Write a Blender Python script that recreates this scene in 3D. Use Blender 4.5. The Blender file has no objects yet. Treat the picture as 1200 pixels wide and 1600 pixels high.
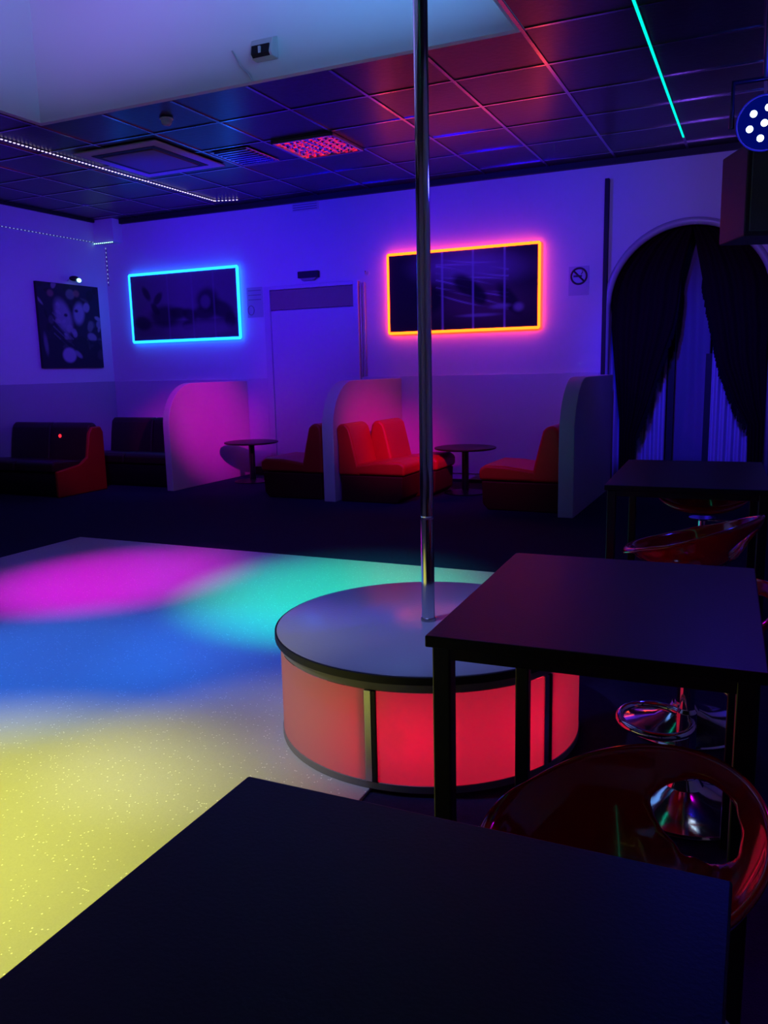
import bpy, bmesh, math, random
from mathutils import Vector, Matrix
random.seed(7)
PI = math.pi
C = bpy.context.scene.collection
scene = bpy.context.scene

# ---------------------------------------------------------------- camera
cam_data = bpy.data.cameras.new('camera')
cam = bpy.data.objects.new('camera', cam_data)
C.objects.link(cam)
rx = (0.90874679, 0.05192425, -0.41410524)   # world axes seen from the camera
ry = (0.41674985, -0.16599952, 0.89373582)
rz = (-0.02233471, -0.98475785, -0.17249095)
cam.matrix_world = Matrix(((rx[0], -rx[1], -rx[2], 0), (ry[0], -ry[1], -ry[2], 0),
                           (rz[0], -rz[1], -rz[2], 1.176), (0, 0, 0, 1)))
cam_data.sensor_fit = 'VERTICAL'
cam_data.sensor_height = 32.0
cam_data.lens = 32.0 * 1276 / 1600
cam_data.clip_start = 0.02
scene.camera = cam

# ---------------------------------------------------------------- world, exposure
w = bpy.data.worlds.new('world'); scene.world = w; w.use_nodes = True
w.node_tree.nodes['Background'].inputs[0].default_value = (0.05, 0.03, 0.3, 1)
w.node_tree.nodes['Background'].inputs[1].default_value = 0.02
vs = scene.view_settings
vs.view_transform = 'Standard'; vs.look = 'None'; vs.gamma = 1; vs.exposure = 0
vs.use_curve_mapping = False

# ---------------------------------------------------------------- lights
def aim(o, p):
    o.rotation_euler = (Vector(p) - o.location).to_track_quat('-Z', 'Y').to_euler()
def spot(name, loc, target, col, power, angle, blend=1.0, rad=0.05):
    d = bpy.data.lights.new(name, 'SPOT'); d.color = col; d.energy = power
    d.spot_size = math.radians(angle); d.spot_blend = blend; d.shadow_soft_size = rad
    o = bpy.data.objects.new(name, d); C.objects.link(o); o.location = loc; aim(o, target); return o
def area(name, loc, target, col, power, sx, sy=None, spread=180):
    d = bpy.data.lights.new(name, 'AREA'); d.color = col; d.energy = power
    d.shape = 'RECTANGLE'; d.size = sx; d.size_y = sy or sx; d.spread = math.radians(spread)
    o = bpy.data.objects.new(name, d); C.objects.link(o); o.location = loc; aim(o, target); return o
# dance floor effect lights, hung in the ceiling recess except the warm fill
spot('spot_yellow', (-2.4, 0.8, 3.7), (-1.95, 1.05, 0), (0.98, 1, 0.12), 820, 36, 1.0)
spot('fill_warm', (-2.6, 0.7, 2.1), (-1.5, 2.0, 0.05), (1, 0.95, 0.8), 105, 26, 1.0)  # added low fill for the podium's left side, no fixture hangs here
spot('spot_blue', (-3.6, 1.2, 3.7), (-2.65, 2.35, 0), (0, 0.2, 1), 700, 27, 0.9)
spot('spot_blue', (-1.4, 1.4, 3.7), (-1.95, 2.75, 0), (0, 0.17, 1), 290, 22, 1.0)
spot('spot_magenta', (-3.4, 1.4, 3.7), (-3.4, 3.5, 0), (1, 0, 1), 1000, 23, 1.0)
spot('spot_green', (-1.6, 1.6, 3.7), (-2.0, 3.7, 0), (0, 1, 0.6), 1150, 26, 1.0)
spot('spot_violet', (-2.6, 1.6, 3.7), (-2.8, 3.2, 0), (0.2, 0, 1), 70, 60, 1.0)
spot('spot_podium', (-1.6, 1.5, 3.7), (-0.96, 2.35, 0.36), (0.24, 0.3, 1), 230, 22, 1.0)
# lights that colour the walls
spot('wall_wash_blue', (-4.9, 4.9, 2.3), (-5.0, 8, 2.5), (0, 0, 1), 300, 80, 1.0)
spot('wall_wash_blue', (-2.8, 5.2, 2.65), (-2.4, 8, 2.5), (0, 0, 1), 170, 70, 1.0)
spot('wall_wash_blue', (-4.6, 5.2, 2.5), (-7.38, 7.2, 2.1), (0.02, 0, 1), 150, 80, 1.0)
spot('wall_wash_violet', (-5.0, 4.9, 2.4), (-6.3, 8, 1.2), (0.2, 0, 1), 100, 100, 1.0)
spot('wall_wash_violet', (-2.8, 4.9, 2.5), (-3.0, 8, 1.0), (0.12, 0.0, 1), 110, 95, 1.0)
spot('wall_wash_violet', (-0.7, 4.9, 2.6), (-0.6, 8, 1.9), (0.2, 0.06, 1), 80, 80, 1.0)
spot('pink_beam', (-0.8, 3.4, 2.85), (-5.2, 7.1, 0.75), (0.9, 0, 0.75), 1300, 13.5, 1.0)
spot('red_beam', (-0.2, 3.8, 2.85), (-3.1, 7.1, 0.5), (1, 0, 0.3), 1000, 18, 1.0)
spot('red_beam', (-3.6, 4.0, 2.85), (-1.9, 6.9, 0.4), (1, 0, 0.05), 120, 20, 1.0)
spot('red_beam', (-3.2, 3.6, 2.85), (-6.3, 6.3, 0.3), (1, 0, 0.3), 60, 12, 1.0)
area('recess_light', (-3.9, 3.3, 3.03), (-3.9, 3.3, 4), (0.3, 0.18, 1), 37, 1.2, 0.8)
area('recess_light', (-1.9, 3.3, 3.03), (-1.9, 3.3, 4), (0.11, 0.38, 1), 64, 0.8, 0.8)
spot('table_fill', (0.5, 3.0, 2.9), (0.05, 1.8, 0.7), (0.45, 0.0, 0.6), 45, 32, 1.0)  # added fill for the middle table and the near stool
spot('ceiling_glow', (0.1, 3.9, 2.3), (-0.25, 6.0, 3.0), (0.03, 0.05, 1), 70, 50, 1.0)  # added spot that makes the blue glow on the ceiling near the stage lamp
spot('arch_blue', (-0.9, 4.6, 2.9), (-0.6, 8.2, 1.0), (0.01, 0.008, 1), 560, 36, 1.0)  # added lamp that turns the arch curtains blue

# ---------------------------------------------------------------- materials
def mat(name, col, rough=0.5, metal=0.0, spec=0.5, coat=0.0, bump=None, noise=None, emit=None, strength=0, trans=0):
    m = bpy.data.materials.new(name); m.use_nodes = True
    nt = m.node_tree; b = nt.nodes['Principled BSDF']
    b.inputs['Base Color'].default_value = (*col, 1)
    b.inputs['Roughness'].default_value = rough
    b.inputs['Metallic'].default_value = metal
    b.inputs['Specular IOR Level'].default_value = spec
    b.inputs['Coat Weight'].default_value = coat
    if emit:
        b.inputs['Emission Color'].default_value = (*emit, 1)
        b.inputs['Emission Strength'].default_value = strength
    tc = nt.nodes.new('ShaderNodeTexCoord')
    if noise:                                   # (scale, second colour)
        n = nt.nodes.new('ShaderNodeTexNoise'); n.inputs['Scale'].default_value = noise[0]
        n.inputs['Detail'].default_value = 6
        nt.links.new(tc.outputs['Object'], n.inputs['Vector'])
        mx = nt.nodes.new('ShaderNodeMix'); mx.data_type = 'RGBA'
        mx.inputs['A'].default_value = (*col, 1); mx.inputs['B'].default_value = (*noise[1], 1)
        nt.links.new(n.outputs['Fac'], mx.inputs['Factor'])
        nt.links.new(mx.outputs['Result'], b.inputs['Base Color'])
    if bump:                                    # (scale, strength)
        n = nt.nodes.new('ShaderNodeTexNoise'); n.inputs['Scale'].default_value = bump[0]
        n.inputs['Detail'].default_value = 4
        nt.links.new(tc.outputs['Object'], n.inputs['Vector'])
        bp = nt.nodes.new('ShaderNodeBump'); bp.inputs['Strength'].default_value = bump[1]
        bp.inputs['Distance'].default_value = 0.01
        nt.links.new(n.outputs['Fac'], bp.inputs['Height'])
        nt.links.new(bp.outputs['Normal'], b.inputs['Normal'])
    return m
M = {}
M['wall'] = mat('wall_paint', (0.72, 0.70, 0.70), 0.6, bump=(60, 0.08), noise=(2, (0.66, 0.64, 0.64)))
M['panel'] = mat('gloss_wall_panel', (0.46, 0.44, 0.46), 0.28, noise=(1.5, (0.40, 0.38, 0.41)))
M['coffer'] = mat('recess_paint', (0.75, 0.74, 0.72), 0.7, bump=(80, 0.05))
M['carpet'] = mat('dark_carpet', (0.035, 0.030, 0.10), 0.95, spec=0.1, bump=(300, 0.6), noise=(40, (0.02, 0.018, 0.06)))
M['tile'] = mat('dark_ceiling_tile', (0.007, 0.006, 0.008), 0.30, spec=0.32, bump=(25, 0.12), noise=(8, (0.011, 0.009, 0.011)))
M['tbar'] = mat('ceiling_bar_metal', (0.34, 0.32, 0.34), 0.22, metal=1.0)
M['black_lam'] = mat('black_laminate', (0.007, 0.005, 0.008), 0.42, spec=0.35, bump=(200, 0.05), noise=(30, (0.010, 0.008, 0.011)))
M['black_metal'] = mat('black_powder_coat', (0.010, 0.010, 0.011), 0.38, spec=0.5)
M['chrome'] = mat('chrome', (0.80, 0.80, 0.82), 0.09, metal=1.0)
M['steel'] = mat('brushed_steel', (0.62, 0.62, 0.60), 0.28, metal=1.0, bump=(90, 0.05))
M['red_plastic'] = mat('red_gloss_plastic', (0.60, 0.004, 0.006), 0.12, spec=0.6, coat=0.6)
M['red_leather'] = mat('red_leatherette', (0.45, 0.018, 0.012), 0.42, spec=0.4, bump=(120, 0.15), noise=(6, (0.36, 0.014, 0.010)))
M['dark_leather'] = mat('dark_leatherette', (0.035, 0.012, 0.016), 0.40, spec=0.35, bump=(120, 0.15))
M['base_dark'] = mat('dark_sofa_base', (0.05, 0.003, 0.006), 0.6, spec=0.3)
M['panel2'] = mat('gloss_back_wall_panel', (0.62, 0.60, 0.62), 0.30, noise=(1.5, (0.57, 0.55, 0.57)))
M['partition'] = mat('partition_paint', (0.62, 0.60, 0.60), 0.5, bump=(40, 0.06), noise=(3, (0.55, 0.53, 0.53)))
M['stage_top'] = mat('stage_top_laminate', (0.46, 0.46, 0.48), 0.17, spec=0.5, bump=(110, 0.06))
M['black'] = mat('matte_black', (0.008, 0.008, 0.009), 0.6)
M['velvet'] = mat('black_velvet', (0.012, 0.001, 0.002), 0.85, spec=0.15, bump=(60, 0.3))
M['fringe'] = mat('black_fringe', (0.008, 0.004, 0.006), 0.9, spec=0.1)
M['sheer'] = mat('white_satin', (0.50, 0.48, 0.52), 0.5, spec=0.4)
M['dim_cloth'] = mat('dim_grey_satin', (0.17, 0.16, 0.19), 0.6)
M['white'] = mat('white_plastic', (0.62, 0.60, 0.58), 0.7, spec=0.2)
M['grey'] = mat('grey_plastic', (0.25, 0.24, 0.25), 0.5)
M['door'] = mat('door_paint', (0.62, 0.60, 0.62), 0.35, noise=(2, (0.58, 0.56, 0.58)))
M['beige'] = mat('beige_board', (0.30, 0.22, 0.17), 0.6)
M['sign_ink'] = mat('sign_ink', (0.02, 0.015, 0.02), 0.5)
M['sign_sheet'] = mat('sign_sheet', (0.45, 0.45, 0.46), 0.35)
M['speaker'] = mat('speaker_cabinet', (0.045, 0.022, 0.028), 0.5, bump=(200, 0.2))
M['cloth'] = mat('speaker_cloth', (0.10, 0.10, 0.11), 0.9, bump=(400, 0.4))
def emis(name, col, s):
    m = bpy.data.materials.new(name); m.use_nodes = True; nt = m.node_tree
    nt.nodes.remove(nt.nodes['Principled BSDF'])
    e = nt.nodes.new('ShaderNodeEmission'); e.inputs[0].default_value = (*col, 1); e.inputs[1].default_value = s
    nt.links.new(e.outputs[0], nt.nodes['Material Output'].inputs[0]); return m
M['led_blue'] = emis('led_blue', (0.006, 0.15, 1.0), 7)
M['led_red'] = emis('led_red', (1.0, 0.055, 0.003), 11)
M['led_white'] = emis('led_white', (0.75, 0.6, 1.0), 2.2)
M['dash_panel'] = emis('red_panel_dashes', (1.0, 0.012, 0.08), 1.0)
M['pale_dots'] = emis('cold_dots', (0.35, 0.5, 1.0), 0.8)
M['led_teal'] = emis('led_teal', (0.0, 0.9, 0.55), 1.6)
M['led_par'] = emis('led_par', (0.7, 0.8, 1.0), 6)
M['led_par_ring'] = emis('led_par_glow', (0.0, 0.02, 1.0), 0.13)
M['led_pic'] = emis('led_picture_lamp', (0.4, 1.0, 0.95), 2.5)
M['indicator'] = emis('red_indicator', (1.0, 0.02, 0.04), 1.6)

# white dance floor with glitter flakes
def glitter():
    m = bpy.data.materials.new('glitter_vinyl'); m.use_nodes = True; nt = m.node_tree; N = nt.nodes; L = nt.links
    b = N['Principled BSDF']
    tc = N.new('ShaderNodeTexCoord')
    v = N.new('ShaderNodeTexVoronoi'); v.inputs['Scale'].default_value = 170
    L.new(tc.outputs['Object'], v.inputs['Vector'])
    sx = N.new('ShaderNodeSeparateColor'); L.new(v.outputs['Color'], sx.inputs[0])
    gt = N.new('ShaderNodeMath'); gt.operation = 'GREATER_THAN'; gt.inputs[1].default_value = 0.955
    L.new(sx.outputs[0], gt.inputs[0])
    lt = N.new('ShaderNodeMath'); lt.operation = 'LESS_THAN'; lt.inputs[1].default_value = 0.42
    L.new(v.outputs['Distance'], lt.inputs[0])
    mu = N.new('ShaderNodeMath'); mu.operation = 'MULTIPLY'; L.new(gt.outputs[0], mu.inputs[0]); L.new(lt.outputs[0], mu.inputs[1])
    n = N.new('ShaderNodeTexNoise'); n.inputs['Scale'].default_value = 220; n.inputs['Detail'].default_value = 2
    L.new(tc.outputs['Object'], n.inputs['Vector'])
    mx = N.new('ShaderNodeMix'); mx.data_type = 'RGBA'
    mx.inputs['A'].default_value = (0.50, 0.49, 0.48, 1); mx.inputs['B'].default_value = (0.60, 0.59, 0.57, 1)
    L.new(n.outputs['Fac'], mx.inputs['Factor'])
    m2 = N.new('ShaderNodeMix'); m2.data_type = 'RGBA'; m2.inputs['B'].default_value = (1, 1, 0.98, 1)
    L.new(mx.outputs['Result'], m2.inputs['A']); L.new(mu.outputs[0], m2.inputs['Factor'])
    L.new(m2.outputs['Result'], b.inputs['Base Color'])
    b.inputs['Roughness'].default_value = 0.30
    bp = N.new('ShaderNodeBump'); bp.inputs['Strength'].default_value = 0.25; bp.inputs['Distance'].default_value = 0.004
    n2 = N.new('ShaderNodeTexNoise'); n2.inputs['Scale'].default_value = 60; L.new(tc.outputs['Object'], n2.inputs['Vector'])
    L.new(n2.outputs['Fac'], bp.inputs['Height']); L.new(bp.outputs['Normal'], b.inputs['Normal'])
    return m
M['glitter'] = glitter()
# frosted acrylic of the podium, light passes through
def frosted():
    m = bpy.data.materials.new('frosted_acrylic'); m.use_nodes = True; nt = m.node_tree; N = nt.nodes; L = nt.links
    N.remove(N['Principled BSDF'])
    d = N.new('ShaderNodeBsdfDiffuse'); d.inputs[0].default_value = (0.62, 0.58, 0.58, 1)
    t = N.new('ShaderNodeBsdfTranslucent'); t.inputs[0].default_value = (0.85, 0.8, 0.8, 1)
    g = N.new('ShaderNodeBsdfGlossy'); g.inputs[0].default_value = (1, 1, 1, 1); g.inputs['Roughness'].default_value = 0.2
    a = N.new('ShaderNodeMixShader'); a.inputs[0].default_value = 0.6
    L.new(d.outputs[0], a.inputs[1]); L.new(t.outputs[0], a.inputs[2])
    c = N.new('ShaderNodeMixShader'); c.inputs[0].default_value = 0.04
    L.new(a.outputs[0], c.inputs[1]); L.new(g.outputs[0], c.inputs[2])
    L.new(c.outputs[0], N['Material Output'].inputs[0]); return m
M['frosted'] = frosted()
def vcol(name, rough=0.6):
    m = bpy.data.materials.new(name); m.use_nodes = True; nt = m.node_tree
    b = nt.nodes['Principled BSDF']; b.inputs['Roughness'].default_value = rough; b.inputs['Specular IOR Level'].default_value = .2
    a = nt.nodes.new('ShaderNodeVertexColor'); a.layer_name = 'print'
    nt.links.new(a.outputs['Color'], b.inputs['Base Color']); return m
M['print'] = vcol('printed_canvas')

# ---------------------------------------------------------------- helpers
def box(bm, x0, x1, y0, y1, z0, z1, mx=None):
    r = bmesh.ops.create_cube(bm, size=1)['verts']
    for v in r:
        v.co = Vector((x0 + (v.co.x + .5) * (x1 - x0), y0 + (v.co.y + .5) * (y1 - y0), z0 + (v.co.z + .5) * (z1 - z0)))
        if mx: v.co = mx @ v.co
    return r
def lathe(bm, prof, n=48, cx=0, cy=0):
    rings = []
    for r, z in prof:
        if r < 1e-6: rings.append([bm.verts.new((cx, cy, z))])
        else: rings.append([bm.verts.new((cx + r * math.cos(2 * PI * k / n), cy + r * math.sin(2 * PI * k / n), z)) for k in range(n)])
    for a, b in zip(rings, rings[1:]):
        for k in range(n):
            k2 = (k + 1) % n
            f = [a[k % len(a)], a[k2 % len(a)], b[k2 % len(b)], b[k % len(b)]]
            f2 = []
            for v in f:
                if v not in f2: f2.append(v)
            if len(f2) > 2: bm.faces.new(f2)
    bmesh.ops.recalc_face_normals(bm, faces=bm.faces)
def tube(bm, pts, r, n=12, closed=False):
    pts = [Vector(p) for p in pts]; rings = []; m = len(pts)
    for i, p in enumerate(pts):
        if closed: t = (pts[(i + 1) % m] - pts[i - 1]).normalized()
        else: t = (pts[min(i + 1, m - 1)] - pts[max(i - 1, 0)]).normalized()
        u = t.cross(Vector((0, 0, 1)))
        if u.length < 1e-3: u = Vector((1, 0, 0))
        u.normalize(); v = t.cross(u)
        rings.append([bm.verts.new(p + r * (math.cos(2 * PI * k / n) * u + math.sin(2 * PI * k / n) * v)) for k in range(n)])
    rr = list(zip(rings, rings[1:])) + ([(rings[-1], rings[0])] if closed else [])
    for a, b in rr:
        for k in range(n): bm.faces.new((a[k], a[(k + 1) % n], b[(k + 1) % n], b[k]))
    if not closed:
        bm.faces.new(rings[0]); bm.faces.new(rings[-1])
    bmesh.ops.recalc_face_normals(bm, faces=bm.faces)
def prism(bm, poly, axis, a, b):
    """poly in the plane across axis ('x': (y,z), 'y': (x,z), 'z': (x,y)), extruded a..b"""
    def P(u, v, w): return {'x': (w, u, v), 'y': (u, w, v), 'z': (u, v, w)}[axis]
    va = [bm.verts.new(P(u, v, a)) for u, v in poly]; vb = [bm.verts.new(P(u, v, b)) for u, v in poly]
    bm.faces.new(va); bm.faces.new(vb[::-1]); n = len(poly)
    for i in range(n): bm.faces.new((va[i], va[(i + 1) % n], vb[(i + 1) % n], vb[i]))
    bmesh.ops.recalc_face_normals(bm, faces=bm.faces)
def obj(name, bm, m, parent=None, bevel=0, seg=2, smooth=False, sub=0):
    me = bpy.data.meshes.new(name); bm.to_mesh(me); bm.free()
    me.materials.append(M[m] if isinstance(m, str) else m)
    o = bpy.data.objects.new(name, me); C.objects.link(o)
    if parent: o.parent = parent
    if smooth or bevel:
        for p in me.polygons: p.use_smooth = True
    if bevel:
        b = o.modifiers.new('bevel', 'BEVEL'); b.width = bevel; b.segments = seg; b.limit_method = 'ANGLE'
        b.angle_limit = math.radians(40); b.harden_normals = True
    elif smooth == 'auto':
        b = o.modifiers.new('bevel', 'BEVEL'); b.width = 0.0015; b.segments = 2; b.limit_method = 'ANGLE'; b.harden_normals = True
    if sub:
        s = o.modifiers.new('sub', 'SUBSURF'); s.levels = sub; s.render_levels = sub
    return o
def thing(name, label, cat, loc=(0, 0, 0), rz=0, group=None):
    o = bpy.data.objects.new(name, None); C.objects.link(o); o.empty_display_size = 0.1
    o.location = loc; o.rotation_euler = (0, 0, rz); o['label'] = label; o['category'] = cat
    if group: o['group'] = group
    return o
def tag(o, label, cat, group=None):
    o['label'] = label; o['category'] = cat
    if group: o['group'] = group
    return o
def struct(o): o['kind'] = 'structure'; return o
def dup(root, loc, rz=0, label=None, group=None):
    r = root.copy(); C.objects.link(r); r.location = loc; r.rotation_euler = (0, 0, rz)
    if label: r['label'] = label
    if group: r['group'] = group
    for ch in list(root.children):
        c = ch.copy(); C.objects.link(c); c.parent = r
        for g in ch.children:
            d = g.copy(); C.objects.link(d); d.parent = c
    return r
def nb(): return bmesh.new()

# ================================================================ ROOM
XL, XR, YB, YF, ZC = -7.38, 1.7, 8.0, -2.6, 3.0
b = nb(); box(b, XL - .1, XR + .1, YF - .1, YB + 2.2, -0.2, 0); struct(obj('floor', b, 'carpet'))
b = nb(); box(b, XL - .12, XL, YF - .1, YB + .12, 0, 4.2); struct(obj('wall_left', b, 'wall'))
b = nb(); box(b, XR, XR + .12, YF, YB + 2.2, 0, 4.2); struct(obj('wall_right', b, 'wall'))
b = nb(); box(b, XL - .1, XR + .1, YF - .12, YF, 0, 4.2); struct(obj('wall_front', b, 'wall'))
# back wall with the arched opening at the right
AX, AR, AZ = -0.655, 0.705, 1.70       # centre, half width and spring height of the arch
b = nb()
box(b, XL, AX - AR, YB, YB + .14, 0, 3.3)
box(b, AX + AR, XR, YB, YB + .14, 0, 3.3)
n = 40
pts = [(AX - AR * math.cos(PI * k / n), AZ + 0.70 * math.sin(PI * k / n)) for k in range(n + 1)]
prism(b, [(AX - AR, 3.3)] + pts + [(AX + AR, 3.3)], 'y', YB, YB + .14)
struct(obj('wall_back', b, 'wall'))
# room behind the arch
b = nb(); box(b, -1.9, .6, YB + 1.3, YB + 1.4, 0, 3.3); box(b, -1.9, -1.8, YB + .14, YB + 1.3, 0, 3.3); box(b, .5, .6, YB + .14, YB + 1.3, 0, 3.3)
box(b, -1.9, .6, YB + .14, YB + 1.4, 2.9, 3.0)
struct(obj('wall_beyond', b, 'wall'))

# ceiling: dark tiles with a raised recess above the dance floor
OX0, OX1, OY0, OY1 = -4.90, -1.343, 0.3, 4.76
b = nb()
e = .05
box(b, XL, OX0 - e, YF, YB, ZC, ZC + .05); box(b, OX1 + e, XR, YF, YB, ZC, ZC + .05)
box(b, OX0 - e, OX1 + e, YF, OY0 - e, ZC, ZC + .05); box(b, OX0 - e, OX1 + e, OY1 + e, YB, ZC, ZC + .05)
struct(obj('ceiling', b, 'tile'))
b = nb()
box(b, OX0 - .05, OX0, OY0 - .05, OY1 + .05, ZC, 4.0); box(b, OX1, OX1 + .05, OY0 - .05, OY1 + .05, ZC, 4.0)
box(b, OX0, OX1, OY0 - .05, OY0, ZC, 4.0); box(b, OX0, OX1, OY1, OY1 + .05, ZC, 4.0)
struct(obj('wall_recess', b, 'coffer'))
b = nb(); box(b, OX0 - .05, OX1 + .05, OY0 - .05, OY1 + .05, 4.0, 4.05); struct(obj('ceiling_recess', b, 'tile'))
b = nb()
w_ = .011
for k in range(-4, 11):
    x = -1.31 - .61 * k
    if x < XL or x > XR: continue
    if OX0 < x < OX1: box(b, x - w_, x + w_, OY1 + .05, YB, ZC - .006, ZC + .002)
    else: box(b, x - w_, x + w_, YF, YB, ZC - .006, ZC + .002)
for k in range(-11, 6):
    y = 5.36 + .592 * k
    if y < YF: continue
    if OY0 < y < OY1 + .03:
        box(b, XL, OX0 - .05, y - w_, y + w_, ZC - .0055, ZC + .002); box(b, OX1 + .05, XR, y - w_, y + w_, ZC - .0055, ZC + .002)
    else: box(b, XL, XR, y - w_, y + w_, ZC - .0055, ZC + .002)
struct(obj('trim_1', b, 'tbar'))
b = nb(); box(b, XL, XR, YB - .05, YB, ZC - .05, ZC); box(b, XL, XL + .03, YF, YB, ZC - .03, ZC)
struct(obj('trim_2', b, 'black'))
# glossy lower wall panelling
b = nb(); box(b, XL, XL + .018, YF, YB, 0.09, 1.10); struct(obj('trim_3', b, 'panel', bevel=.004))
b = nb(); box(b, XL + .018, -5.12, YB - .018, YB, 0.09, 1.10); box(b, -3.90, AX - AR - .06, YB - .018, YB, 0.09, 1.10)
struct(obj('trim_4', b, 'panel2', bevel=.004))
b = nb(); box(b, XL, XL + .03, YF, YB, 0, .09); struct(obj('baseboard_left', b, 'black', bevel=.004))
b = nb(); box(b, XL + .03, -5.12, YB - .03, YB, 0, .09); box(b, -3.90, AX - AR - .06, YB - .03, YB, 0, .03); struct(obj('baseboard_back', b, 'black', bevel=.004))
# boxed duct in the corner
b = nb(); box(b, XL, XL + .30, YB - .16, YB, 2.735, ZC); struct(obj('trim_5', b, 'wall', bevel=.004))
# dark vertical post at the edge of the arch
b = nb(); box(b, -1.40, -1.362, YB - .06, YB, 0, 2.83); struct(obj('trim_6', b, 'black', bevel=.004))
# arch reveal moulding
b = nb()
tube(b, [(AX - AR, YB - .02, .0)] + [(AX - AR * math.cos(PI * k / 32), YB - .02, AZ + .70 * math.sin(PI * k / 32)) for k in range(33)] + [(AX + AR, YB - .02, .0)], .034, 10)
struct(obj('trim_7', b, 'panel', smooth=True))

# door between the pictures
dr = bpy.data.objects.new('door_1', None); C.objects.link(dr); struct(dr); dr.location = (0, 0, 0)
b = nb(); box(b, -5.02, -3.99, YB - .035, YB - .001, 0.01, 1.835); obj('door_leaf', b, 'door', dr, bevel=.004)
b = nb(); box(b, -5.10, -5.02, YB - .05, YB - .001, 0, 2.10); box(b, -3.99, -3.93, YB - .05, YB - .001, 0, 2.10); box(b, -5.02, -3.99, YB - .05, YB - .001, 2.06, 2.10)
obj('door_frame', b, 'door', dr, bevel=.004)
b = nb(); box(b, -5.02, -3.99, YB - .03, YB - .001, 1.845, 2.055); obj('transom_panel', b, 'beige', dr, bevel=.003)
b = nb(); tube(b, [(-4.10, YB - .035, 1.0), (-4.10, YB - .08, 1.0), (-4.20, YB - .085, 1.0)], .009, 10); obj('door_handle', b, 'steel', dr, smooth=True)

# ================================================================ DANCE FLOOR AND PODIUM
b = nb(); box(b, -4.50, -0.95, YF + .3, 4.40, 0, .012)
tag(obj('dance_floor', b, 'glitter', bevel=.003), 'white glitter dance floor slab under coloured spotlights beside the round podium', 'dance floor')

PX, PY, PR, PH = -0.96, 2.40, 0.50, 0.36
pod = thing('podium', 'round podium with white top and red glowing frosted sides around the pole', 'podium', (PX, PY, .0))
b = nb(); lathe(b, [(0, PH - .022), (PR - .004, PH - .022), (PR - .004, PH - .002), (PR - .008, PH), (0, PH)], 96); obj('podium_top', b, 'stage_top', pod, smooth='auto')
b = nb(); lathe(b, [(PR - .03, PH - .026), (PR + .002, PH - .026), (PR + .002, PH - .003), (PR - .004, PH - .002), (PR - .004, PH - .025)], 96); obj('edge_band', b, 'black', pod, smooth='auto')
b = nb(); lathe(b, [(PR - .05, PH - .055), (PR - .016, PH - .055), (PR - .016, PH - .026), (PR - .05, PH - .026), (PR - .05, PH - .055)], 96); obj('upper_ring', b, 'grey', pod, smooth='auto')
b = nb(); lathe(b, [(PR - .06, .0122), (PR - .012, .0122), (PR - .012, .034), (PR - .06, .034), (PR - .06, .0122)], 96); obj('base_ring', b, 'grey', pod, smooth='auto')
pa = [-88, -24, 36, 96, 150, 198]
for i, a in enumerate(pa):
    a0 = math.radians(a + 1.6); a1 = math.radians((pa[(i + 1) % 6] + (360 if i == 5 else 0)) - 1.6)
    b = nb(); nn = 24; r0, r1 = PR - .020, PR - .015
    va = []
    for k in range(nn + 1):
        t = a0 + (a1 - a0) * k / nn
        va.append([b.verts.new((r * math.cos(t), r * math.sin(t), z)) for r, z in ((r1, .034), (r1, PH - .055))])
    for k in range(nn): b.faces.new((va[k][0], va[k + 1][0], va[k + 1][1], va[k][1]))
    obj('side_panel', b, 'frosted', pod, smooth=True)
    t = math.radians(a); mx = Matrix.Rotation(t, 4, 'Z')
    b = nb(); box(b, PR - .045, PR - .010, -.017, .004, .034, PH - .055, mx); obj('post', b, 'steel', pod, bevel=.002)
    b = nb(); box(b, PR - .045, PR - .010, .005, .018, .034, PH - .055, mx); obj('post_trim', b, 'black', pod, bevel=.002)
b = nb(); bmesh.ops.create_uvsphere(b, u_segments=16, v_segments=10, radius=.02)
for v in b.verts: v.co += Vector((.08, -.38, .17))
obj('lamp', b, emis('podium_lamp', (1.0, 0.005, 0.04), 10), pod, smooth=True)
for dx, dy, e in ((.08, -.36, .8), (.28, -.16, .9), (.06, -.12, 1.1)):
    d = bpy.data.lights.new('podium_lamp_light', 'POINT'); d.color = (1, .0, .045); d.energy = e; d.shadow_soft_size = .03
    o = bpy.data.objects.new('podium_lamp_light', d); C.objects.link(o); o.location = (PX + dx, PY + dy, .17)

pole = thing('dance_pole', 'tall chrome dance pole rising from the round podium into the ceiling recess', 'pole', (PX, PY, PH))
b = nb(); lathe(b, [(0, 0), (.0215, 0), (.0215, .34), (.0195, .342), (.0195, .346), (.0215, .348), (.0215, 3.62), (0, 3.62)], 40); obj('pole_tube', b, 'chrome', pole, smooth='auto')
b = nb(); lathe(b, [(0, 0), (.025, 0), (.025, .004), (.0235, .012), (0, .012)], 40); obj('base_collar', b, 'steel', pole, smooth='auto')

# ================================================================ TABLES
def make_table(label, loc, rz, wx, dy, name='bar_table'):
    H = .70
    t = thing(name, label, 'table', loc, rz, 'black tables along the right side')
    b = nb(); box(b, 0, wx, 0, dy, H - .022, H); obj('tabletop', b, 'black_lam', t, bevel=.003)
    b = nb(); e = .012
    box(b, e, wx - e, e, e + .018, H - .046, H - .022); box(b, e, wx - e, dy - e - .018, dy - e, H - .046, H - .022)
    box(b, e, e + .018, e, dy - e, H - .046, H - .022); box(b, wx - e - .018, wx - e, e, dy - e, H - .046, H - .022)
    obj('apron', b, 'black_metal', t, bevel=.002)
    for x in (.010, wx - .045):
        for y in (.010, dy - .045):
            b = nb(); box(b, x, x + .035, y, y + .035, 0, H - .022); obj('leg', b, 'black_metal', t, bevel=.004)
    return t
make_table('plain black table nearest the camera filling the bottom of the photo', (-.533, .02, 0), math.radians(.3), .535, .735)
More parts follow.
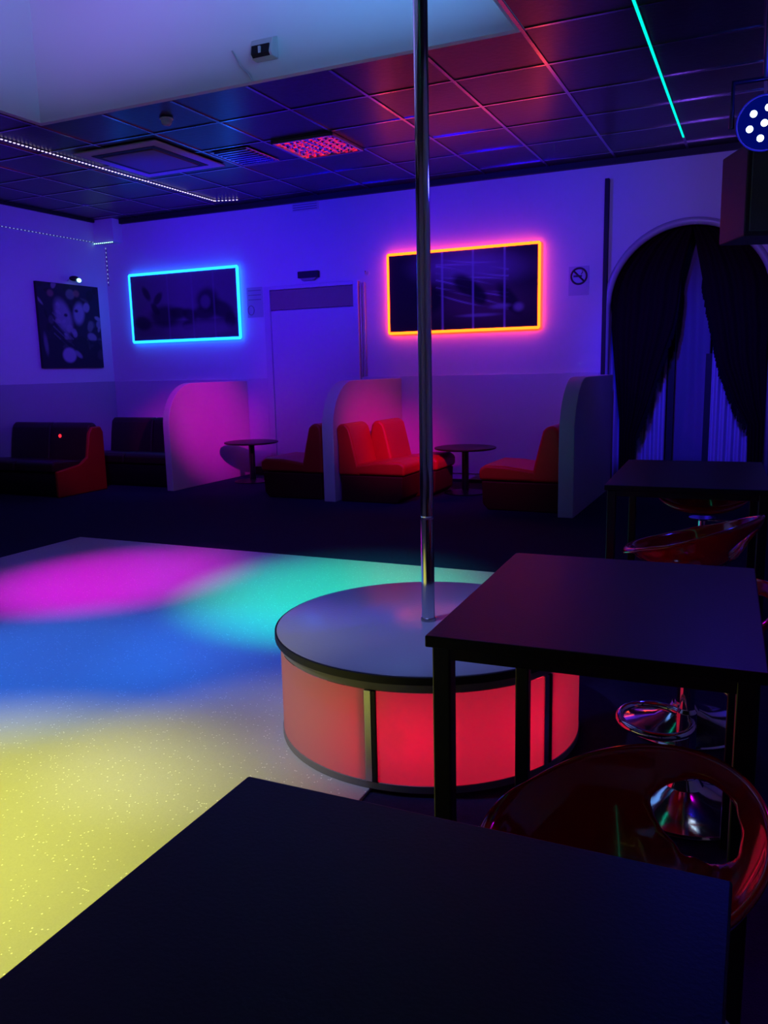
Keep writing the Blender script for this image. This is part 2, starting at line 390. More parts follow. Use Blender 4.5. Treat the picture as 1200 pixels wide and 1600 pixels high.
make_table('black table in the middle standing right beside the round podium', (-.533, 1.312, 0), math.radians(2.2), .565, .705)
make_table('far black table standing in front of the curtained arch', (-.557, 3.30, 0), math.radians(2.4), .61, .93)

def round_table(label, loc):
    t = thing('bistro_table', label, 'table', (*loc, 0), 0, 'round bistro tables in the booths')
    b = nb(); lathe(b, [(0, .415), (.27, .415), (.29, .422), (.29, .434), (.27, .438), (0, .438)], 48); obj('tabletop', b, 'black_lam', t, smooth='auto')
    b = nb(); lathe(b, [(0, .01), (.032, .01), (.032, .39), (.06, .415), (0, .415)], 24); obj('column', b, 'black_metal', t, smooth='auto')
    b = nb(); lathe(b, [(0, 0), (.20, 0), (.20, .01), (.05, .03), (0, .03)], 40); obj('base', b, 'black_metal', t, smooth='auto')
    return t
round_table('small round dark table between the pink lit partition and the door', (-5.0, 7.42))
round_table('small round dark table under the red framed picture', (-2.52, 7.29))

# ================================================================ PARTITIONS
def partition(label, x0, x1, y0, r=.42):
    h = 1.078
    poly = [(y0, 0)] + [(y0 + r - r * math.cos(PI / 2 * k / 14), h - r + r * math.sin(PI / 2 * k / 14)) for k in range(15)] + [(YB - .02, h), (YB - .02, 0)]
    b = nb(); prism(b, poly, 'x', x0, x1)
    return tag(obj('booth_partition', b, 'partition', bevel=.006, seg=3), label, 'partition', 'curved booth partitions along the back wall')
partition('curved low booth partition lit bright pink, left of the door', -5.47, -5.39, 6.56)
partition('curved low booth partition behind the red sofa right of the door', -3.575, -3.46, 6.43)
partition('shadowy curved booth partition beside the arch, rightmost of the three', -1.41, -1.29, 6.27, .45)

# ================================================================ SOFAS
def cushion(bm, x0, x1, y0, y1, z0, z1, mx=None, n=6, puff=.012):
    """rounded cushion: gridded box whose faces swell"""
    vs = box(bm, x0, x1, y0, y1, z0, z1)
    return vs
def sofa_module(label, loc, rz, wd=.56, mats='red_leather', mb='base_dark', parent=None, dp=.64):
    """faces local -Y, width wd along X, origin at front left floor corner"""
    t = parent or thing('lounge_chair', label, 'sofa', loc, rz, 'low armless lounge seats in the booths')
    def part(name, m, x0, x1, poly, bev):
        b = nb(); prism(b, poly, 'x', x0, x1)
        return obj(name, b, m, t, bevel=bev, seg=4)
    part('base', mb, .01, wd - .01, [(.05, 0), (.0, .05), (-.01, .24), (dp - .02, .24), (dp - .02, 0)], .012)
    part('seat_cushion', mats, 0, wd, [(-.03, .245), (-.035, .34), (.02, .375), (.20, .37), (.46, .335), (.46, .245)], .03)
    part('backrest', mats, 0, wd, [(.40, .24), (.46, .50), (.50, .66), (.54, .70), (.60, .70), (.63, .66), (dp, .5), (dp, .24)], .03)
    return t
R90 = math.radians(90)
sofa_module('dark red lounge seat backed against the middle partition beside the door, facing left', (-4.26, 6.98 + .12, 0), -R90, .6)
sofa_module('bright red lounge seat nearest the front, against the middle partition facing right', (-2.83, 6.48, 0), R90, .42, dp=.62)
sofa_module('red lounge seat second from the front against the middle partition', (-2.70, 6.94, 0), R90, .50, dp=.66)
sofa_module('red lounge seat backed against the rightmost partition facing left', (-2.08, 7.06, 0), -R90, .62, dp=.66)
# left corner
t = thing('sofa', 'dark sofa with red lit end standing against the left wall', 'sofa', (-7.33, 5.85, 0), 0)
def sofa_parts(t, wd, n, dp=.64, m='dark_leather', mb='black', side=None):
    b = nb(); prism(b, [(.04, 0), (0, .05), (0, .24), (dp, .24), (dp, 0)], 'x', .01, wd - (.04 if side else .01)); obj('base', b, mb, t, bevel=.01)
    for k in range(n):
        x0 = wd / n * k; x1 = x0 + wd / n - .006
        if side and k == n - 1: x1 -= .035
        b = nb(); prism(b, [(-.02, .245), (-.02, .33), (.02, .355), (.22, .35), (.46, .33), (.46, .245)], 'x', x0, x1); obj('seat_cushion', b, m, t, bevel=.025, seg=4)
        b = nb(); prism(b, [(.42, .25), (.46, .52), (.49, .67), (.53, .70), (.59, .70), (.62, .66), (dp, .5), (dp, .25)], 'x', x0, x1); obj('back_cushion', b, m, t, bevel=.03, seg=4)
    if side:
        b = nb(); prism(b, [(-.01, 0), (-.01, .26), (.30, .30), (.40, .36), (.45, .60), (.50, .66), (.62, .66), (dp + .01, .6), (dp + .01, 0)], 'x', wd - .04, wd); obj('side_panel', b, side, t, bevel=.015, seg=3)
sofa_parts(t, 1.13, 2, side='red_leather')  # red light falling on the end panel is put into its colour
b = nb(); bmesh.ops.create_uvsphere(b, u_segments=12, v_segments=8, radius=.02)
for v in b.verts: v.co = Vector((v.co.x, v.co.y * .4, v.co.z)) + Vector((-6.62, 6.318, .565))
tag(obj('indicator_light', b, 'indicator', smooth=True), 'small glowing red light on the dark sofa back at the left', 'light')
t = thing('sofa', 'dark two seat sofa in the back left corner beside the pink partition', 'sofa', (-6.75, 6.72, 0), 0)
sofa_parts(t, 1.22, 2)

# ================================================================ BAR STOOLS
def shell_mesh():
    bm = nb(); nu, nv = 60, 16
    g = []
    for j in range(nv + 1):
        v = j / nv; row = []
        for i in range(nu):
            th = 2 * PI * i / nu; s = math.sin(th)
            bk = max(0.0, (1 + s) / 2)
            rim = .08 + .115 * bk ** 1.3
            rad = (.215 * .195) / math.sqrt((.195 * math.cos(th)) ** 2 + (.215 * s) ** 2)
            rad *= (.30 * v + .70 * (1 - (1 - v) ** 1.8))
            z = rim * v ** 2.2
            if v > .85: z -= (.10 * (1 - bk) ** 2 + .02) * ((v - .85) / .15) ** 2 * .4
            row.append(bm.verts.new((rad * math.cos(th), rad * s + .02 * v * bk, z)))
        g.append(row)
        if j == 0:
            for vv in row: pass
    for j in range(nv):
        for i in range(nu):
            th = (i + .5) / nu * 360; d = abs(th - 90); vm = (j + .5) / nv
            lim = 34 * math.sqrt(max(0, 1 - ((vm - .70) / .17) ** 2)) if abs(vm - .70) < .17 else 0
            if d < lim: continue
            bm.faces.new((g[j][i], g[j][(i + 1) % nu], g[j + 1][(i + 1) % nu], g[j + 1][i]))
    bmesh.ops.remove_doubles(bm, verts=bm.verts, dist=1e-5)
    for v in [v for v in bm.verts if not v.link_faces]: bm.verts.remove(v)
    # relax the edge of the hole
    for _ in range(3):
        bd = [v for v in bm.verts if v.is_boundary]
        new = {}
        for v in bd:
            nb_ = [e.other_vert(v) for e in v.link_edges if e.is_boundary]
            if len(nb_) == 2: new[v] = v.co * .4 + (nb_[0].co + nb_[1].co) * .3
        for v, c_ in new.items(): v.co = c_
    bmesh.ops.recalc_face_normals(bm, faces=bm.faces)
    return bm
def make_stool(label, x, y, zs, rz):
    t = thing('bar_stool', label, 'stool', (x, y, 0), rz, 'red bar stools at the black tables')
    o = obj('seat_shell', shell_mesh(), 'red_plastic', t, smooth=True)
    o.location = (0, 0, zs)
    s = o.modifiers.new('thick', 'SOLIDIFY'); s.thickness = .012; s.offset = -1
    s = o.modifiers.new('sub', 'SUBSURF'); s.levels = 1; s.render_levels = 1
    b = nb(); lathe(b, [(0, .02), (.026, .02), (.026, zs * .62), (.019, zs * .62 + .01), (.019, zs - .03), (.06, zs - .016), (0, zs - .016)], 32); obj('column', b, 'chrome', t, smooth='auto')
    b = nb(); lathe(b, [(0, 0), (.19, 0), (.195, .006), (.19, .012), (.15, .022), (.09, .034), (.05, .055), (.035, .08), (0, .08)], 64); obj('base', b, 'chrome', t, smooth='auto')
    b = nb(); pts = [(.105 * math.cos(a), -.085 + .09 * math.sin(a), .24) for a in [2 * PI * k / 32 for k in range(32)]]
    tube(b, pts, .011, 10, closed=True); obj('footrest', b, 'chrome', t, smooth=True)
    b = nb(); tube(b, [(.02, 0, zs - .03), (.12, .02, zs - .035), (.20, .03, zs - .05)], .005, 8); obj('lever', b, 'chrome', t, smooth=True)
    return t
make_stool('large glossy red bar stool with a hole in its back, between the two nearest tables', -.165, 1.12, .385, math.radians(-42))
make_stool('red bar stool tucked under the middle table, only its chrome base and edge showing', -.14, 2.19, .42, math.radians(-62))
make_stool('red bar stool shell seen above the middle table, facing left', -.185, 2.70, .53, math.radians(-106))
make_stool('red bar stool tucked under the far table in front of the arch', -.235, 4.12, .46, math.radians(5))

# ================================================================ PICTURES
def painted(name, x0, x1, z0, z1, nx, nz, fn, m='print'):
    """vertical print in the XZ plane at y=0 facing -Y, colours painted on the print itself"""
    bm = nb(); cl = bm.loops.layers.float_color.new('print')
    g = [[bm.verts.new((x0 + (x1 - x0) * i / nx, 0, z0 + (z1 - z0) * j / nz)) for i in range(nx + 1)] for j in range(nz + 1)]
    for j in range(nz):
        for i in range(nx):
            f = bm.faces.new((g[j][i], g[j][i + 1], g[j + 1][i + 1], g[j + 1][i]))
            for l, (a, c_) in zip(f.loops, ((i, j), (i + 1, j), (i + 1, j + 1), (i, j + 1))):
                l[cl] = (*fn(a / nx, c_ / nz), 1)
    return bm
def blob(u, v, cx, cy, rx, ry, ang=0, soft=.35):
    ca, sa = math.cos(ang), math.sin(ang)
    dx, dy = u - cx, v - cy
    a = (dx * ca + dy * sa) / rx; b_ = (-dx * sa + dy * ca) / ry
    d = math.sqrt(a * a + b_ * b_)
    t = min(1, max(0, (1 + soft - d) / (2 * soft)))
    return t * t * (3 - 2 * t)
def mixc(a, b_, t): return tuple(p + (q - p) * t for p, q in zip(a, b_))
def pic_blue(u, v):
    c = (.17, .13, .17)
    c = mixc(c, (.10, .07, .10), abs(u - .5) * 1.2)
    if v < .28: c = mixc(c, (.07, .05, .07), .6)
    for s in ((.10, .27, .08, .11, .3), (.32, .36, .14, .16, .1), (.45, .40, .09, .08, -.5), (.56, .36, .06, .10, .3),
              (.54, .20, .06, .07, 0), (.73, .56, .10, .18, 0), (.70, .38, .11, .10, 0), (.85, .42, .09, .16, .5),
              (.15, .72, .03, .11, .25), (.26, .63, .035, .10, -.3), (.23, .47, .03, .10, .3), (.93, .25, .05, .12, 0)):
        c = mixc(c, (.020, .014, .022), .85 * blob(u, v, *s))
    c = mixc(c, (.15, .11, .15), .8 * blob(u, v, .71, .54, .045, .10, 0))
    c = mixc(c, (.20, .15, .19), .6 * blob(u, v, .64, .13, .30, .10, .05))
    for x in (.36, .59, .79):
        c = mixc(c, (.22, .17, .24), .55 * max(0, 1 - abs(u - x) / .012))
    return c
def pic_red(u, v):
    c = (.022, .012, .018)
    c = mixc(c, (.34, .20, .32), .9 * blob(u, v, .56, .78, .30, .20, -.15, .7))
    c = mixc(c, (.15, .05, .08), .8 * blob(u, v, .62, .35, .28, .25, -.2, .6))
    for k in range(9):
        y = .90 - .06 * k - (u - .4) * (.25 + .03 * k) + .02 * math.sin(9 * u + 2.3 * k)
        if .33 < u < .82: c = mixc(c, (.75, .60, .75), .6 * max(0, 1 - abs(v - y) / .014) * (.5 + .5 * math.sin(14 * u + k * 1.7)))
    for s in ((.28, .40, .10, .18, 0), (.54, .55, .07, .16, .4), (.62, .42, .05, .12, .2), (.82, .35, .05, .20, .3)):
        c = mixc(c, (.008, .004, .008), .9 * blob(u, v, *s))
    for s in ((.76, .27, .06, .03, .1), (.88, .25, .03, .05, 0), (.62, .17, .12, .02, 0)):
        c = mixc(c, (.35, .28, .33), .8 * blob(u, v, *s, .6))
    for x in (.375, .583, .79):
        c = mixc(c, (.5, .42, .55), .9 * max(0, 1 - abs(u - x) / .010))
    return c
blobs = []
rr = random.Random(5)
for k in range(46):
    blobs.append((rr.random(), .15 + .85 * rr.random(), .02 + .06 * rr.random(), .015 + .05 * rr.random(), rr.random() * 3, .25, rr.choice([.1, .2, .32, .02, .02, .4]), rr.random()))
def pic_left(u, v):
    c = (.03, .02, .04)
    for cx, cy, a, b_, an, so, val, q in blobs:
        c = mixc(c, (val, val * .8, val * (.9 + .3 * q)), .75 * blob(u, v, cx, cy, a, b_, an, so))
    c = mixc(c, (.30, .10, .12), .8 * blob(u, v, .2, .88, .05, .04)); c = mixc(c, (.34, .12, .12), .7 * blob(u, v, .62, .90, .05, .04))
    c = mixc(c, (.34, .30, .40), .8 * blob(u, v, .38, .62, .12, .20, .4)); c = mixc(c, (.02, .01, .03), .9 * blob(u, v, .42, .63, .03, .02))
    c = mixc(c, (.40, .36, .48), .8 * blob(u, v, .64, .66, .09, .13, -.2)); c = mixc(c, (.02, .01, .03), .9 * blob(u, v, .60, .69, .03, .02))
    for k in range(4):
        y = .62 - .08 * k - .75 * (u - .25)
        if .2 < u < .52: c = mixc(c, (.30, .26, .36), .6 * max(0, 1 - abs(v - y) / .012))
    if v < .34: c = mixc(c, (.02, .015, .03), .75)
    c = mixc(c, (.38, .32, .46), .95 * blob(u, v, .43, .15, .11, .09, 0, .2))
    c = mixc(c, (.30, .26, .36), .8 * blob(u, v, .58, .16, .07, .03, -.6, .3))
    c = mixc(c, (.20, .18, .26), .7 * blob(u, v, .07, .28, .03, .12, .1, .5))
    return c
def led_picture(name, label, x0, x1, z0, z1, fn, led, tubr):
    t = thing(name, label, 'picture', (0, YB, 0))
    b = nb(); box(b, x0 + .02, x1 - .02, -.045, -.001, z0 + .02, z1 - .02); obj('backing_box', b, 'black', t, bevel=.003)
    o = obj('print', painted('p', x0 + .022, x1 - .022, z0 + .022, z1 - .022, 150, 76, fn), 'print', t); o.location.y = -.0465
    # four glowing tubes around the edge, each a part
    y = -.040; i = .008
    for p, q in (((x0 + i, y, z1 - i), (x1 - i, y, z1 - i)), ((x1 - i, y, z1 - i), (x1 - i, y, z0 + i)), ((x1 - i, y, z0 + i), (x0 + i, y, z0 + i)), ((x0 + i, y, z0 + i), (x0 + i, y, z1 - i))):
        b = nb(); tube(b, [p, q], tubr, 10); obj('led_tube', b, led, t, smooth=True)
    return t
led_picture('framed_picture', 'wide picture with a glowing cyan blue light frame on the back wall', -6.995, -5.43, 1.555, 2.355, pic_blue, 'led_blue', .017)
led_picture('framed_picture', 'wide dark picture with a glowing orange red light frame', -3.588, -1.99, 1.530, 2.335, pic_red, 'led_red', .014)
t = thing('canvas_picture', 'portrait format collage canvas hanging on the left wall', 'picture', (XL, 0, 0))
pb = nb(); box(pb, .001, .035, 6.86, 7.80, 1.27, 2.22); obj('canvas_frame', pb, 'black', t, bevel=.003)
o = obj('print', painted('p', 6.865, 7.795, 1.275, 2.215, 90, 90, pic_left), 'print', t)
o.rotation_euler = (0, 0, R90); o.location = (.0365, 0, 0)
t = thing('picture_lamp', 'small glowing clip lamp above the collage canvas on the left wall', 'lamp', (XL, 7.36, 2.26))
b = nb(); tube(b, [(.0, 0, .0), (.06, 0, .04), (.10, 0, .03)], .008, 10); obj('lamp_arm', b, 'chrome', t, smooth=True)
b = nb(); bmesh.ops.create_uvsphere(b, u_segments=24, v_segments=12, radius=.05)
for v in b.verts: v.co = Vector((.11 + v.co.x * .8, v.co.y * 1.4, .02 + v.co.z * .6))
obj('lamp_head', b, 'black_metal', t, smooth=True)
b = nb(); bmesh.ops.create_uvsphere(b, u_segments=16, v_segments=10, radius=.024)
for v in b.verts: v.co = Vector((.15 + v.co.x * .6, .03 + v.co.y * 1.4, .0 + v.co.z))
obj('bulb', b, 'led_pic', t, smooth=True)

# ================================================================ WALL ITEMS
t = thing('emergency_light', 'small dark emergency light box above the door', 'light', (-4.53, YB, 2.20))
b = nb(); box(b, -.125, .125, -.05, -.001, -.035, .035); obj('housing', b, 'black', t, bevel=.006)
b = nb(); prism(b, [(-.10, -.036), (-.07, -.065), (.07, -.065), (.10, -.036)], 'y', -.045, -.005); obj('diffuser', b, 'grey', t, bevel=.003)
t = thing('air_outlet', 'small air grille at the top of the back wall above the door', 'vent', (-4.55, YB, 2.91))
b = nb(); box(b, -.16, .16, -.012, -.001, -.05, .05); obj('vent_frame', b, 'white', t, bevel=.003)
for k in range(4):
    b = nb(); box(b, -.145, .145, -.022, -.012, -.038 + k * .024, -.030 + k * .024); obj('slat', b, 'grey', t)
t = thing('no_smoking_sign', 'clear sign with dark no smoking symbol between red framed picture and arch', 'sign', (-1.63, YB, 1.92))
b = nb(); box(b, -.095, .095, -.004, -.001, -.10, .165); obj('sheet', b, 'sign_sheet', t)
b = nb(); tube(b, [(.072 * math.cos(2 * PI * k / 40), -.006, .075 + .072 * math.sin(2 * PI * k / 40)) for k in range(40)], .009, 8, closed=True)
tube(b, [(-.05, -.006, .125), (.05, -.006, .025)], .008, 8)
obj('prohibition_ring', b, 'sign_ink', t, smooth=True)
b = nb(); box(b, -.05, .03, -.0065, -.0045, .066, .084); tube(b, [(.02, -.006, .09), (.035, -.006, .11), (.03, -.006, .125)], .004, 6); obj('cigarette_symbol', b, 'sign_ink', t)
t = thing('door_notice', 'pale notice with round symbol on the wall left of the door', 'sign', (-5.25, YB, 1.95))
b = nb(); box(b, -.10, .11, -.004, -.001, -.17, .16); obj('sheet', b, 'sign_sheet', t)
b = nb(); tube(b, [(-.05 + .04 * math.cos(2 * PI * k / 32), -.006, -.09 + .05 * math.sin(2 * PI * k / 32)) for k in range(32)], .005, 8, closed=True); obj('round_symbol', b, 'grey', t, smooth=True)
b = nb()
for k in range(3): box(b, -.08, .09, -.006, -.0045, .12 - k * .05, .13 - k * .05)
obj('printed_lines', b, 'grey', t)
t = thing('wall_conduit', 'pair of slim vertical pipes on the wall right of the door', 'pipe', (-3.90, YB, 0))
for dx in (-.012, .028):
    b = nb(); tube(b, [(dx, -.016, 1.10), (dx, -.016, 2.08)], .012, 12); obj('pipe', b, 'white', t, smooth=True)
t = thing('wall_hook', 'tiny wall hook between the door and the red framed picture', 'hook', (-3.84, YB, 2.17))
b = nb(); lathe(b, [(0, 0), (.025, 0), (.025, .008), (0, .008)], 20)
bmesh.ops.rotate(b, verts=b.verts, cent=(0, 0, 0), matrix=Matrix.Rotation(PI / 2, 3, 'X')); obj('plate', b, 'white', t)
b = nb(); tube(b, [(0, -.008, 0), (0, -.04, -.01), (0, -.045, .02)], .006, 8); obj('hook_pin', b, 'chrome', t, smooth=True)

# ================================================================ CEILING ITEMS
t = thing('ceiling_cassette', 'large square air conditioning cassette in the dark ceiling at left', 'air conditioner', (-4.87, 5.93, ZC))
b = nb(); box(b, -.43, .43, -.47, .47, -.02, -.0065); obj('cassette_frame', b, 'white', t, bevel=.008)
b = nb()
for sx, sy, ex, ey in ((-.33, -.36, .33, -.31), (-.33, .31, .33, .36), (-.33, -.31, -.28, .31), (.28, -.31, .33, .31)): box(b, sx, ex, sy, ey, -.024, -.019)
obj('air_slot', b, 'black', t)
b = nb(); box(b, -.27, .27, -.30, .30, -.032, -.020); obj('intake_grille', b, 'beige', t, bevel=.01)
t = thing('ceiling_light_panel', 'square ceiling lamp panel with rows of bright red dashes', 'light fitting', (-3.415, 6.25, ZC))
b = nb(); box(b, -.285, .285, -.285, .285, -.008, -.0065); obj('reflector_back', b, 'black', t)
b = nb()
for a in (-.28, .262): box(b, a, a + .018, -.28, .28, -.03, -.008); box(b, -.28, .28, a, a + .018, -.03, -.008)
obj('frame', b, 'steel', t, bevel=.002)
b = nb(); G = 80; vs_ = []
for j in range(G + 1):
    vs_.append([b.verts.new((-.262 + .524 * i / G, -.262 + .524 * j / G, -.014 - .013 * (math.sin(PI * 8 * i / G) ** 2) * (math.sin(PI * 8 * j / G) ** 2))) for i in range(G + 1)])
for j in range(G):
    for i in range(G): b.faces.new((vs_[j][i], vs_[j + 1][i], vs_[j + 1][i + 1], vs_[j][i + 1]))
obj('dimpled_reflector', b, 'chrome', t, smooth=True)
b = nb(); rl = random.Random(11)  # small emissive red dashes below the reflector
for i in range(7):
    x = -.225 + .075 * i
    for j in range(11):
        if rl.random() < .12: continue
        y = -.245 + .046 * j; h = .008 + .010 * rl.random()
        box(b, x - .020 * rl.random() - .006, x + .020 * rl.random() + .004, y, y + h, -.031, -.028)
dd = obj('red_dashes', b, 'dash_panel', t); dd['label'] = 'rows of small bright red dashes'
t = thing('ceiling_vent', 'small slatted vent grille in the ceiling beside the air conditioning cassette', 'vent', (-4.13, 6.25, ZC))
b = nb(); box(b, -.19, .19, -.25, .25, -.012, -.0065); obj('vent_frame', b, 'tbar', t, bevel=.003)
for k in range(8):
    b = nb(); y = -.21 + k * .06; box(b, -.16, .16, y - .012, y + .012, -.02, -.012); obj('slat', b, 'tbar', t)
t = thing('smoke_detector', 'small white smoke detector on the dark ceiling near the recess', 'smoke detector', (-4.02, 5.09, ZC))
b = nb(); lathe(b, [(0, -.014), (.05, -.014), (.05, -.006), (0, -.006)], 32); obj('mount', b, 'white', t, smooth='auto')
b = nb(); lathe(b, [(0, -.055), (.022, -.055), (.036, -.042), (.040, -.014), (0, -.014)], 32); obj('sensor_head', b, 'white', t, smooth='auto')
# sensor on the far face of the recess
t = thing('wall_sensor', 'small white sensor box with black window on the recess face', 'sensor', (-2.94, OY1, 3.15))
b = nb(); prism(b, [(-.03, -.05), (-.07, -.05), (-.09, -.03), (-.06, .06), (-.001, .085), (-.001, -.05)], 'x', -.08, .08); obj('housing', b, 'white', t, bevel=.006)
b = nb(); prism(b, [(-.072, -.048), (-.094, -.030), (-.083, .022), (-.06, .022)], 'x', -.064, .064); obj('black_window', b, 'black', t, bevel=.002)
b = nb(); box(b, -.008, .008, -.098, -.088, -.030, .008); obj('white_mark', b, 'white', t)
b = nb(); tube(b, [(-3.20, OY1 - .008, 3.20), (-3.14, OY1 - .012, 3.10), (-3.08, OY1 - .012, 3.04), (-3.06, OY1 - .01, 3.004)], .005, 8)
tag(obj('loose_cable', b, 'white', smooth=True), 'short loose cable on the recess face left of the sensor', 'cable')

# LED strips and dotted wall lines
def strip(name, label, pts, col, w=.012, gap=.03, chan='grey', up=(0, 0, 1), diode=.016):
    t = thing(name, label, 'led strip', pts[0])
    o0 = Vector(pts[0]); b = nb(); d = nb()
    for p, q in zip(pts, pts[1:]):
        p = Vector(p) - o0; q = Vector(q) - o0; L = (q - p).length; u = (q - p) / L
        n_ = Vector(up); s = u.cross(n_).normalized()
        mx = Matrix(((u.x, s.x, n_.x, p.x), (u.y, s.y, n_.y, p.y), (u.z, s.z, n_.z, p.z), (0, 0, 0, 1)))
        box(b, 0, L, -w / 2 - .003, w / 2 + .003, -.004, 0, mx)
        k = 0
        while k * gap + diode < L:
            box(d, k * gap, k * gap + diode, -w / 2, w / 2, .0, .005, mx); k += 1
    obj('channel', b, chan, t); dd = obj('diodes', d, col, t); dd['kind'] = 'stuff'
zz = ZC - .008
strip('led_strip', 'dotted white led strip running along the left side of the ceiling', [(-5.45, -1.0, zz), (-5.45, 7.62, zz), (-5.20, 7.70, zz)], 'led_white', .010, .040, up=(0, 0, -1))
strip('led_strip', 'bright teal green led strip on the ceiling at upper right', [(-.70, -1.0, zz), (-.70, 7.53, zz)], 'led_teal', .014, .028, up=(0, 0, -1), diode=.021)
strip('led_strip', 'thin pale dotted line high on the left wall above the canvas', [(XL + .006, 3.0, 2.745), (XL + .006, YB - .165, 2.745)], 'pale_dots', .006, .05, up=(1, 0, 0))  # row of small emissive boxes along the wall, continued in the corner
strip('led_strip', 'short dotted line under the boxed duct in the back left corner', [(XL + .006, YB - .166, 2.728), (XL + .30, YB - .166, 2.728)], 'led_pic', .008, .03, up=(0, -1, 0))
strip('led_strip', 'thin pale dotted line running down in the back left corner', [(XL + .03, YB - .006, 2.70), (XL + .03, YB - .006, 2.25)], 'pale_dots', .006, .05, up=(0, -1, 0))

# ================================================================ PAR LIGHT AND SPEAKER
t = thing('stage_light', 'round stage lamp with cluster of white blue leds at the upper right', 'stage light', (-.045, 3.4, 2.01), 0)
dirv = Vector((.0, -1, -.22)).normalized(); q = dirv.to_track_quat('Z', 'Y').to_matrix()
def rot(b):
    for v in b.verts: v.co = q @ v.co
b = nb(); lathe(b, [(0, -.16), (.07, -.16), (.095, -.10), (.095, .02), (.088, .02), (.088, .004), (0, .004)], 40); rot(b); obj('can', b, 'black_metal', t, smooth='auto')
b = nb(); lathe(b, [(0, .005), (.086, .005), (.086, .007), (0, .007)], 40); rot(b); obj('lens_plate', b, 'led_par_ring', t)
for k in range(7):
    a = PI / 3 * k + .3; r = 0 if k == 6 else .05
    b = nb(); lathe(b, [(0, .007), (.012, .007), (.011, .014), (.006, .018), (0, .019)], 16)
    for v in b.verts: v.co += Vector((r * math.cos(a), r * math.sin(a), 0))
    rot(b); obj('led', b, 'led_par', t, smooth=True)
b = nb(); tube(b, [(-.11, .02, 0), (-.11, .04, .16), (.11, .04, .16), (.11, .02, 0)], .010, 8); tube(b, [(0, .04, .16), (0, .04, ZC - 2.01 - .006)], .014, 10); obj('bracket', b, 'black_metal', t, smooth=True)
d = bpy.data.lights.new('stage_light_glow', 'POINT'); d.color = (.02, .02, 1); d.energy = 12; d.shadow_soft_size = .05
o = bpy.data.objects.new('stage_light_glow', d); C.objects.link(o); o.location = (-.05, 3.22, 1.97)

t = thing('hanging_speaker', 'dark loudspeaker box hanging from the ceiling in front of the arch', 'loudspeaker', (.0, 4.62, 1.76), math.radians(23))
b = nb(); box(b, -.20, .20, -.16, .16, 0, .42); obj('cabinet', b, 'speaker', t, bevel=.008)
b = nb(); box(b, -.18, .18, -.170, -.158, .02, .40); obj('grille', b, 'cloth', t, bevel=.006)
b = nb(); tube(b, [(0, 0, .42), (0, 0, ZC - 1.76 - .006)], .018, 12); box(b, -.06, .06, -.06, .06, .42, .435); obj('bracket', b, 'black_metal', t)

# ================================================================ ARCH CURTAINS
def outline_sheet(left, right, z0, z1, y, folds, amp, nz=60, nx=24, ragged=0):
    """hanging cloth between two edge curves x(z); folds run down it"""
    bm = nb(); g = []
    def interp(tab, z):
        for (xa, za), (xb, zb) in zip(tab, tab[1:]):
            if za >= z >= zb: return xa + (xb - xa) * ((za - z) / max(1e-6, za - zb))
        return tab[-1][0] if z < tab[-1][1] else tab[0][0]
    for j in range(nz + 1):
        z = z1 + (z0 - z1) * j / nz; xa = interp(left, z); xb = interp(right, z)
        row = []
        for i in range(nx + 1):
            s = i / nx
            row.append(bm.verts.new((xa + (xb - xa) * s, y + amp * math.sin(s * folds * 2 * PI) + .3 * amp * math.sin(s * 17 + 3 * z), z)))
        g.append(row)
    for j in range(nz):
        for i in range(nx): bm.faces.new((g[j][i], g[j][i + 1], g[j + 1][i + 1], g[j + 1][i]))
    return bm
def cloth(name, bm, m, label, cat, group):
    t = thing(name, label, cat, (0, 0, 0), 0, group)
    o = obj('fabric', bm, m, t, smooth=True)
    s = o.modifiers.new('thick', 'SOLIDIFY'); s.thickness = .006; s.offset = 0
    return t, o
def arch_x(z, side):
    if z <= AZ: return AX + side * (AR - .04)
    c_ = math.sqrt(max(0, 1 - ((z - AZ) / .70) ** 2)); return AX + side * (AR * c_ * .97)
zs_ = [2.375, 2.34, 2.28, 2.2, 2.1, 2.0, 1.9, 1.8, 1.7]
Lo = [(arch_x(z, -1), z) for z in zs_] + [(-1.325, 1.5), (-1.30, 1.248), (-1.233, .654), (-1.223, .10)]
Li = [(-.655, 2.375), (-.642, 2.33), (-.722, 1.967), (-.745, 1.677), (-.775, 1.50), (-.88, 1.161), (-.986, .78), (-1.083, .498), (-1.095, .10)]
Ri = [(-.645, 2.375), (-.632, 2.33), (-.537, 1.883), (-.452, 1.518), (-.367, 1.15), (-.212, .778), (-.108, .615), (-.095, .10)]
Ro = [(arch_x(z, 1), z) for z in zs_] + [(.03, 1.5), (.02, 1.248), (.045, .654), (.05, .10)]
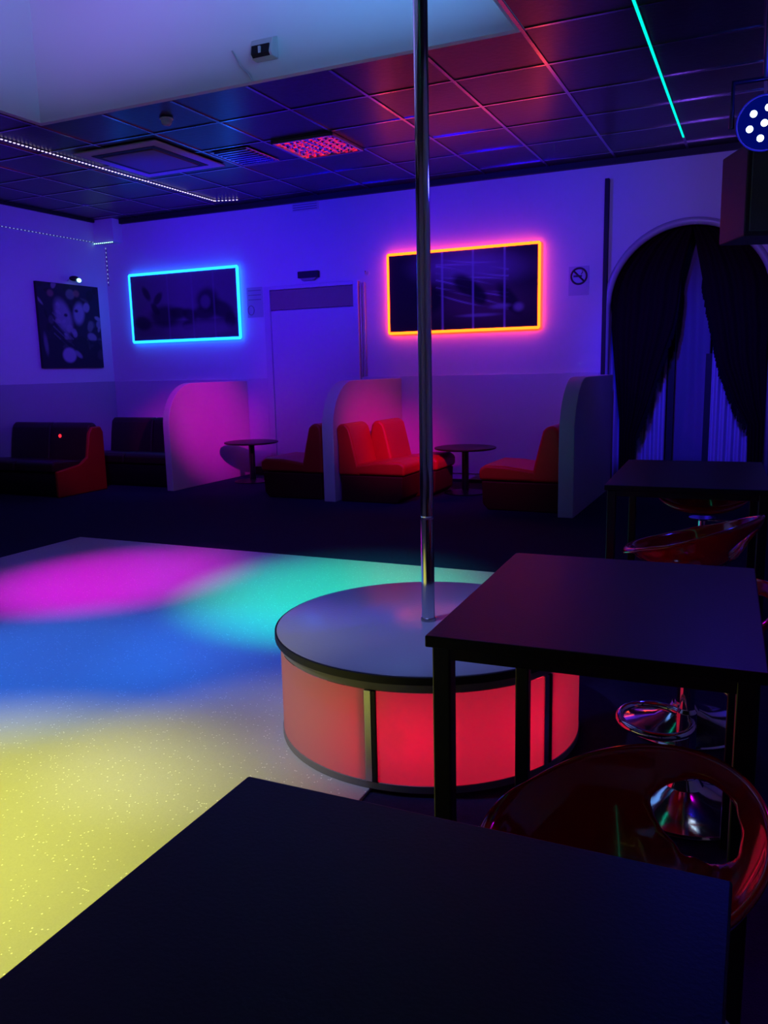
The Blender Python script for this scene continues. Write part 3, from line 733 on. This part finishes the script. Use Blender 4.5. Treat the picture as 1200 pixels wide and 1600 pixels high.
t, o = cloth('curtain', outline_sheet(Lo, Li, .12, 2.375, YB + .05, 5, .018), 'velvet', 'black swept velvet curtain on the left side of the arch', 'curtain', 'black curtains in the arch')
def fringe(tab, z_hi, z_lo, side, n, parent):
    bm = nb(); rf = random.Random(3)
    for k in range(n):
        z = z_hi + (z_lo - z_hi) * k / (n - 1)
        for (xa, za), (xb, zb) in zip(tab, tab[1:]):
            if za >= z >= zb: x = xa + (xb - xa) * ((za - z) / max(1e-6, za - zb)); break
        ln = .07 + .05 * rf.random()
        tube(bm, [(x, YB + .05, z), (x + side * .004, YB + .045, z - ln)], .006, 5)
    o_ = obj('fringe', bm, 'fringe', parent); o_['kind'] = 'stuff'
fringe(Li, 1.9, .45, 1, 70, t)
t, o = cloth('curtain', outline_sheet(Ri, Ro, .12, 2.375, YB + .05, 5, .018), 'velvet', 'black swept velvet curtain on the right side of the arch', 'curtain', 'black curtains in the arch')
fringe(Ri, 1.9, .62, -1, 70, t)
# sheer panels behind
def sheer(x0, x1, label):
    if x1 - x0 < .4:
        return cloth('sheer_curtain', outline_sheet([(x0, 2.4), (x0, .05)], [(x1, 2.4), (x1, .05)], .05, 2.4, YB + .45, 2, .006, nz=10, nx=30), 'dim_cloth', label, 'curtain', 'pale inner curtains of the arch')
    return cloth('sheer_curtain', outline_sheet([(x0, 2.4), (x0, .05)], [(x1, 2.4), (x1, .05)], .05, 2.4, YB + .28, 8, .028, nz=10, nx=96), 'sheer', label, 'curtain', 'pale inner curtains of the arch')
sheer(-1.45, -.84, 'pale blue lit pleated curtain hanging behind the left black curtain')
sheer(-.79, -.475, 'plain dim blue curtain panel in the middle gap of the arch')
sheer(-.44, .10, 'pale blue lit pleated curtain hanging behind the right black curtain')
b = nb(); box(b, -.83, -.775, YB + .30, YB + .36, 0, 1.62); struct(obj('dark_gap_left', b, 'black'))  # black slab added as the shade of the gap left of the middle panel
b = nb(); box(b, -.50, -.445, YB + .30, YB + .36, 0, 1.25); struct(obj('dark_gap_right', b, 'black'))  # black slab added as the shade of the gap on its right
